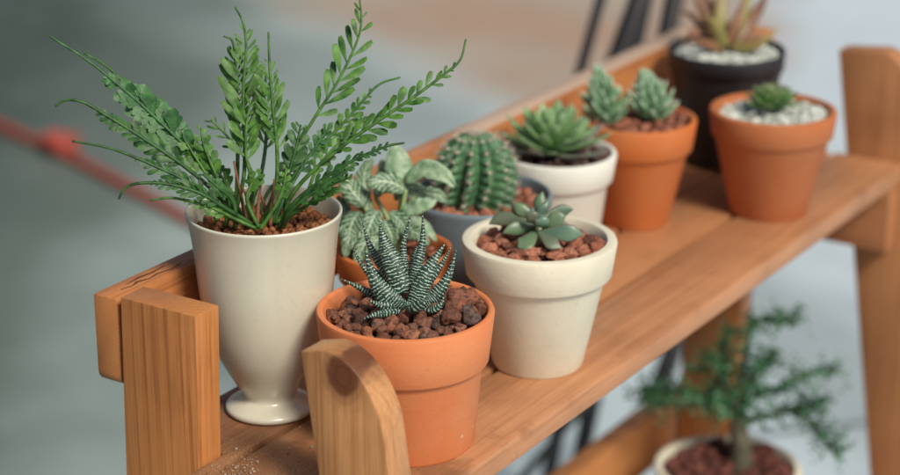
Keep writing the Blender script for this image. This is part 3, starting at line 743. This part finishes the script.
# --- 5. ribbed cactus in blue-grey bowl
BC=V((.2235,.0905,0)); th=thing('potted_cactus',BC,'blue-grey rounded pot holding a ribbed barrel cactus on red gravel')
Rb=.0478; Hb=.070
pr=smooth_prof([(.026,.0004),(.030,.001),(.036,.012),(.0425,.032),(.0462,.052),(.0474,.063),(.0478,.068),(.0470,.0700),(.0452,.0700),(.0443,.066),(.043,.058)],4)
mb=MB(); lathe(mb,[(0,.0004)]+pr+[(0,.0575)],BC,96); mb.build('pot',M['bluepot'],th)
random.seed(11); gravel(th,BC,.0615,.0415,110,.0028,.005,M['redgran'],2,.0015)
cc=BC+V((0,0,.058))-RT*.003; nr=13; vs=[];fs=[];uv=[]; nu,nv=nr*10,70; HC=.053; RC=.0255
for j in range(nv+1):
    f=j/nv; zz=f; rr=RC*(math.sin(PI*min(1,(.16+.84*f)**1.1*.52+.0)) if f<.55 else 1)
    prof=RC*math.sqrt(max(0,1-((f-.48)/.53)**2 if f>.48 else 1-((.48-f)/.9)**2))
    for i in range(nu):
        a=2*PI*i/nu; ph=a*nr
        rib=(.5+.5*math.cos(ph+.5*math.sin(f*9)))**.85
        tub=.5+.5*math.cos(f*HC/.0056*2*PI)
        r=prof*(1-.30*(1-rib)+.14*rib*tub)*(1+.03*noise.noise(V((a*2,f*5,3))))
        vs.append(cc+V((r*math.cos(a+.25*f),r*math.sin(a+.25*f),HC*f-.0*f))); uv.append((i/nu,f))
for j in range(nv):
    for i in range(nu):
        k=(i+1)%nu; fs.append((j*nu+i,j*nu+k,(j+1)*nu+k,(j+1)*nu+i))
mb=MB(); mb.add(vs,fs,uv); body=mb.build('cactus',M['cact'],th)
mb=MB(); random.seed(2)
for i in range(nr):
    for k in range(1,10):
        f=(k*.0056)/HC
        if f>1: continue
        prof=RC*math.sqrt(max(0,1-((f-.48)/.53)**2 if f>.48 else 1-((.48-f)/.9)**2))*1.07
        a=2*PI*i/nr+.25*f-.5*math.sin(f*9)/nr; nrm=V((math.cos(a),math.sin(a),max(0,(f-.4))*1.6)).normalized()
        p=cc+V((prof*math.cos(a),prof*math.sin(a),HC*f))
        rock(mb,p,.0016,1,.1)
        for q in range(12):
            d=(nrm*.7+V((random.gauss(0,.6),random.gauss(0,.6),random.gauss(0,.6)))).normalized()
            sweep(mb,[p,p+d*.0025,p+d*.0048],V((.3,.5,.8)),lambda f:.00016*(1.1-f),lambda f:.00016*(1.1-f),4)
for q in range(130):
    d=V((random.gauss(0,.5),random.gauss(0,.5),1)).normalized(); p=cc+V((random.gauss(0,.003),random.gauss(0,.003),HC-.0015))
    sweep(mb,[p,p+d*.003,p+d*random.uniform(.004,.007)],V((.3,.5,.8)),lambda f:.0002*(1.1-f),lambda f:.0002*(1.1-f),4)
for q in range(16): rock(mb,cc+V((random.gauss(0,.0025),random.gauss(0,.0025),HC-.001)),.0016,1,.1)
mb.build('spines',M['spine'],th,kind='stuff')

# --- 6. white pot, green rosette
RC_=V((.3265,.0905,0)); th=thing('potted_rosette',RC_,'white pot with a wide green leafy rosette beside the cactus')
pot_std(th,RC_,.072,.0410,.029,.020,M['whitepot'],.0026,.0035,.0045)
random.seed(4); gravel(th,RC_,.065,.0355,80,.0025,.0045,M['brown'],2,.001)
c0=RC_+V((0,0,.070))-RT*.005
ga=2.39996
for i in range(52):
    f=i/51; az=i*ga; el=.08+1.05*f**1.8 if i>12 else random.uniform(-.02,.22)
    L=(.043-.021*f)*random.uniform(.85,1.15); W=(.0054-.0022*f)
    mb=MB(); rleaf(mb,c0+V((math.cos(az),math.sin(az),0))*(.003)+V((0,0,.012*f)),az,el,L,W,.0016,.45,'sp',10,10)
    mb.build('leaf',M['roslo'] if i<10 else M['ros'],th)

# --- 7. deep orange pot with two spires
OC=V((.4077,.0710,0)); th=thing('potted_crassula',OC,'deep orange pot with two pale green pointed succulent spires, behind the white pot')
pot_std(th,OC,.0793,.0424,.0245,.023,M['terra_deep'],.0028,.003,.0045)
random.seed(6); gravel(th,OC,.0735,.0365,70,.003,.0052,M['redgran'],2,.001)
fo=frame_at(OC+V((0,0,.079)),639,114,1391)
for bx,by,tx,ty,dep,rb in((608,122,598,66,.004,.0235),(655,118,643,72,-.002,.0225)):
    b0=fo(bx,by,dep); t0=fo(tx,ty,dep); ax=(t0-b0)
    mb=MB(); sweep(mb,[b0,b0.lerp(t0,.5),t0],RT,lambda f:.006*(1-.7*f),lambda f:.006*(1-.7*f),8); st=mb.build('stem',M['stem'],th)
    nL=60
    for i in range(nL):
        f=i/(nL-1); p=b0.lerp(t0,f*.93); az=i*1.72+.3*random.random()
        L=rb*(1-.78*f**1.3)*random.uniform(.85,1.15)+.002
        mb=MB(); rleaf(mb,p,az,.35+.8*f,L,.0062*(1-.6*f),.0026,.6,'tri',8,6)
        mb.build('leaf',M['spire'],th)

# --- 8. black pot, bromeliad
KC=V((.573,.0800,0)); th=thing('potted_bromeliad',KC,'matte black pot with brown and olive strap leaves over white pebbles')
mb=MB(); H=.0925
lathe(mb,[(0,.0004),(.0285,.0004),(.030,.002),(.0435,H-.016),(.0437,H-.0155),(.0452,H-.015),(.0456,H-.001),(.045,H),(.0436,H-.0005),(.042,H-.02),(0,H-.0205)],KC,80); mb.build('pot',M['blackpot'],th)
random.seed(12); gravel(th,KC,H-.006,.0415,300,.0019,.0031,M['white'],2,.002,rough=.12,squash=.7)
fk=frame_at(KC+V((0,0,H-.002)),727,50,1277)
BL=[([(722,46,0),(708,34,-8),(694,30,-14),(682,40,-20)],6,'brom'),([(722,48,-8),(704,46,-18),(690,44,-26),(676,52,-30)],6,'brom'),
 ([(728,46,-4),(748,48,-14),(762,42,-18),(776,28,-18)],6,'bromy'),([(722,44,4),(712,22,4),(700,4,2),(690,-14,0)],7,'brom'),
 ([(724,44,0),(720,20,-2),(722,-6,0),(728,-30,2)],9,'bromy'),([(728,44,0),(740,20,0),(748,-4,0),(752,-24,0)],8,'bromy'),
 ([(730,44,6),(750,22,10),(764,2,10),(772,-20,10)],8,'brom'),([(726,46,-10),(732,30,-14),(738,12,-14),(745,-10,-12)],7,'brom'),
 ([(722,46,8),(706,26,14),(696,14,16),(680,8,16)],7,'brom'),([(726,44,10),(714,14,14),(708,-10,16),(700,-30,16)],8,'brom'),
 ([(730,46,6),(752,36,14),(766,34,18),(780,40,18)],6,'brom'),([(722,48,-10),(716,34,-18),(708,24,-22),(700,20,-24)],7,'bromy')]
for pts,w,mt in BL:
    mb=MB(); leaf_px(mb,fk,[(x,y,d/1000) for x,y,d in pts],w/1277,1.4/1277,8,'con',.6,k=6); mb.build('leaf',M[mt],th)

# --- 9. far terracotta with little rosette
XC=V((.482,-.0012,0)); th=thing('potted_mini_rosette',XC,'reddish terracotta pot with a tiny dark rosette on white pebbles near the far leg')
pot_std(th,XC,.0789,.0464,.0288,.0195,M['terra_red'],.0020,.0026,.0055)
random.seed(13); gravel(th,XC,.0735,.0400,420,.0015,.0027,M['white'],2,.001,rough=.12,squash=.7)
c0=XC+V((0,0,.0790))-RT*.001
for i in range(40):
    f=i/39; az=i*ga; el=.15+1.1*f
    mb=MB(); rleaf(mb,c0+V((0,0,.004*f)),az,el*.85,(.0250-.012*f),.0044-.0012*f,.0015,.4,'sp',8,8)
    mb.build('leaf',M['ros2'],th)

# --- 10. lower tier pot with little tree
LC=V((.5475,.0500,-.333)); th=thing('potted_mini_tree',LC,'pale pot on the lower tier with a small dark green spreading tree')
pot_std(th,LC,.083,.060,.038,.022,M['concrete'],.003,.004,.006)
random.seed(14); gravel(th,LC,.0785,.0535,130,.0035,.006,M['darkred'],2,.003)
s0=1245.
ft=frame_at(LC+V((0,0,.080)),724,464,s0)
mb=MB()
BR=[([(738,476,0),(738,448,0),(735,420,0),(736,395,4)],12.5,8),
 ([(735,422,0),(722,398,4),(700,388,8),(668,386,10),(640,388,10)],3.5,1.2),
 ([(736,410,0),(726,380,6),(722,350,8),(724,320,8)],3,1.2),
 ([(736,400,0),(738,372,-4),(742,345,-6),(748,318,-6),(770,312,-8),(790,316,-8)],3,1),
 ([(737,418,0),(760,410,-6),(790,402,-10),(808,416,-14),(820,434,-16),(832,448,-18)],3,1),
 ([(736,402,0),(752,388,-6),(775,382,-8),(800,368,-10),(830,363,-12)],2.8,1),
 ([(735,415,0),(715,402,-8),(690,396,-14),(655,396,-18),(636,384,-20)],2.8,1),
 ([(736,398,0),(750,375,6),(764,358,8),(776,345,8)],2.4,1),
 ([(735,408,0),(718,372,2),(706,350,4),(698,362,4)],2.4,1),
 ([(790,402,-10),(808,398,-12),(818,392,-14)],1.6,.8)]
paths=[]
for pts,w0,w1 in BR:
    p=spline([ft(x,y,d/1000) for x,y,d in pts],7); paths.append(p)
    sweep(mb,p,RT,lambda f:(w0+(w1-w0)*f)/s0,lambda f:(w0+(w1-w0)*f)/s0,10,jitter=.0002)
mb.build('trunk',M['bark'],th)
mb=MB(); random.seed(15)
for bi,p in enumerate(paths[1:]):
    for i in range(3,len(p)):
        f=i/len(p)
        for q in range(4 if bi<7 else 3):
            d=V((random.gauss(0,1),random.gauss(0,1),random.gauss(0,.8)+.25)).normalized(); L=random.uniform(.007,.022)
            tw=p[i]+V((random.uniform(-1,1),random.uniform(-1,1),random.uniform(-1,1)))*.002
            for k in range(7):
                c=tw+d*L*(k/6); dd=(d*.4+V((random.gauss(0,1),random.gauss(0,1),random.gauss(0,1)))).normalized()
                sd=dd.cross(V((random.random(),random.random(),random.random()))).normalized()
                l=random.uniform(.0022,.0042)
                blade(mb,[c,c+dd*l*.35,c+dd*l*.75,c+dd*l],sd,lambda g:.0012*(.2+math.sin(PI*min(.95,g+.05))),.2,3)
mb.build('foliage',M['jade'],th)

# ------------------------------------------------------------------ things on the floor
mb=MB()
rp=[V((.9,3.6,0)),V((1.35,2.75,0)),V((1.81,2.13,0)),V((1.745,1.90,0)),V((1.67,1.70,0)),V((1.60,1.48,0)),V((1.62,1.25,0)),V((1.70,1.10,0))]
rp=[V((2.05,2.75,0)),V((1.90,2.42,0)),V((1.80,2.12,0)),V((1.74,1.92,0)),V((1.66,1.70,0)),V((1.575,1.48,0)),V((1.50,1.30,0)),V((1.46,1.17,0))]
for i in range(len(rp)): rp[i].z=FZ+.0092
path=spline(rp,8)
rope=empty('rope',(1.74,1.92,FZ),'red knotted rope lying across the grey floor at left, out of focus','rope')
sweep(mb,path,V((1,0,0)),lambda f:.0092,lambda f:.0090,12); mb.build('strand',M['rope'],rope)
mb=MB(); kp=[]
for i in range(33):
    a=2*PI*i/16; kp.append(V((1.745+.017*math.cos(a)+.009*math.cos(a*2.3),1.915+.026*math.sin(a),FZ+.020+.011*math.sin(a*1.5))))
sweep(mb,kp,V((0,0,1)),lambda f:.0095,lambda f:.0095,10); mb.build('knot',M['rope'],rope)

def pole(mb,a,b_,w,t):
    sweep(mb,[V(a),V(a).lerp(V(b_),.5),V(b_)],V((.54,-.84,0)),lambda f:w,lambda f:t,16)
st=empty('bar_stool',(.86,.45,FZ),'black stool with straight thin legs behind the far end of the shelf','stool')
for a,b_,w in(((.847,.523,FZ),(.857,.303,.20),.0055),((.817,.527,FZ),(.887,.262,.20),.0105),((.873,.394,FZ),(.894,.258,.20),.0095),((1.03,.50,FZ),(.98,.33,.20),.0095)):
    mb=MB(); pole(mb,a,b_,w,w); mb.build('leg',M['black'],st)
mb=MB(); lathe(mb,[(0.0001,.0),(.12,.0),(.13,.01),(.13,.035),(.12,.045),(0.0001,.045)],V((.92,.31,.2)),48); mb.build('seat',M['black'],st)
ft_=empty('folding_trestle',(.8,.45,FZ),'low black metal trestle with crossed legs behind the lower tier','trestle')
for a,b_,w in(((.612,.476,FZ),(.88,.282,-.284),.0042),((1.017,.411,FZ),(1.077,.332,-.315),.0115)):
    mb=MB(); pole(mb,a,b_,w,w); mb.build('leg',M['black'],ft_)
mb=MB(); sweep(mb,[V((.872,.288,-.291)),V((.97,.31,-.30)),V((1.078,.331,-.318))],V((0,0,1)),lambda f:.006,lambda f:.006,12); mb.build('crossbar',M['black'],ft_)

mb=MB(); random.seed(31)
for k in range(130):
    if k<70: x,y=random.gauss(-.075,.011),random.gauss(.060,.004)
    else: x,y=random.uniform(-.11,.03),random.uniform(.022,.080)
    if math.hypot(x,y)<.041 or math.hypot(x-VC.x,y-VC.y)<.028 or .0688<y<.0730: continue
    rr=random.uniform(.0004,.0011); rock(mb,V((x,y,rr*.5)),rr,1,.3,.8)
cr=mb.build('spilled_gravel',rocks_mat('crumb',[(.42,.33,.25),(.28,.14,.07),(.48,.38,.28),(.2,.08,.04)],.9,600,.4),kind='stuff')
tag(cr,'pale and brown crumbs of spilled gravel on the boards beside the tall vase','gravel')

# ------------------------------------------------------------------ light, world, camera
sun_dir=V((-.40,-.90,1.0)).normalized()      # towards the sun
el=math.asin(sun_dir.z); az=math.atan2(sun_dir.x,sun_dir.y)
w=bpy.data.worlds.new('World'); scene.world=w; w.use_nodes=True
nt=w.node_tree; bg=nt.nodes['Background']
sky=nt.nodes.new('ShaderNodeTexSky'); sky.sky_type='NISHITA'; sky.sun_disc=False
sky.sun_elevation=el; sky.sun_rotation=az; sky.air_density=1.0; sky.dust_density=4.0; sky.ozone_density=1.0
nt.links.new(sky.outputs[0],bg.inputs[0]); bg.inputs[1].default_value=.052
L=bpy.data.lights.new('sun','SUN'); L.energy=2.75; L.angle=math.radians(15); L.color=(1,.945,.82)
lo=bpy.data.objects.new('sun',L); col.objects.link(lo); lo.rotation_euler=(-sun_dir).to_track_quat('-Z','Y').to_euler()
cd=bpy.data.cameras.new('camera'); co=bpy.data.objects.new('camera',cd); col.objects.link(co)
cd.sensor_width=36; cd.lens=2080/900*36; cd.clip_end=100; cd.clip_start=.05
rot=Matrix((RT,UP,-FW)).transposed()
co.matrix_world=Matrix.Translation(CAM)@rot.to_4x4()
cd.dof.use_dof=True; cd.dof.focus_distance=1.15; cd.dof.aperture_fstop=5.0
scene.camera=co
scene.view_settings.view_transform='Standard'; scene.view_settings.look='None'; scene.view_settings.exposure=0.25; scene.view_settings.gamma=1
scene.cycles.use_denoising=True
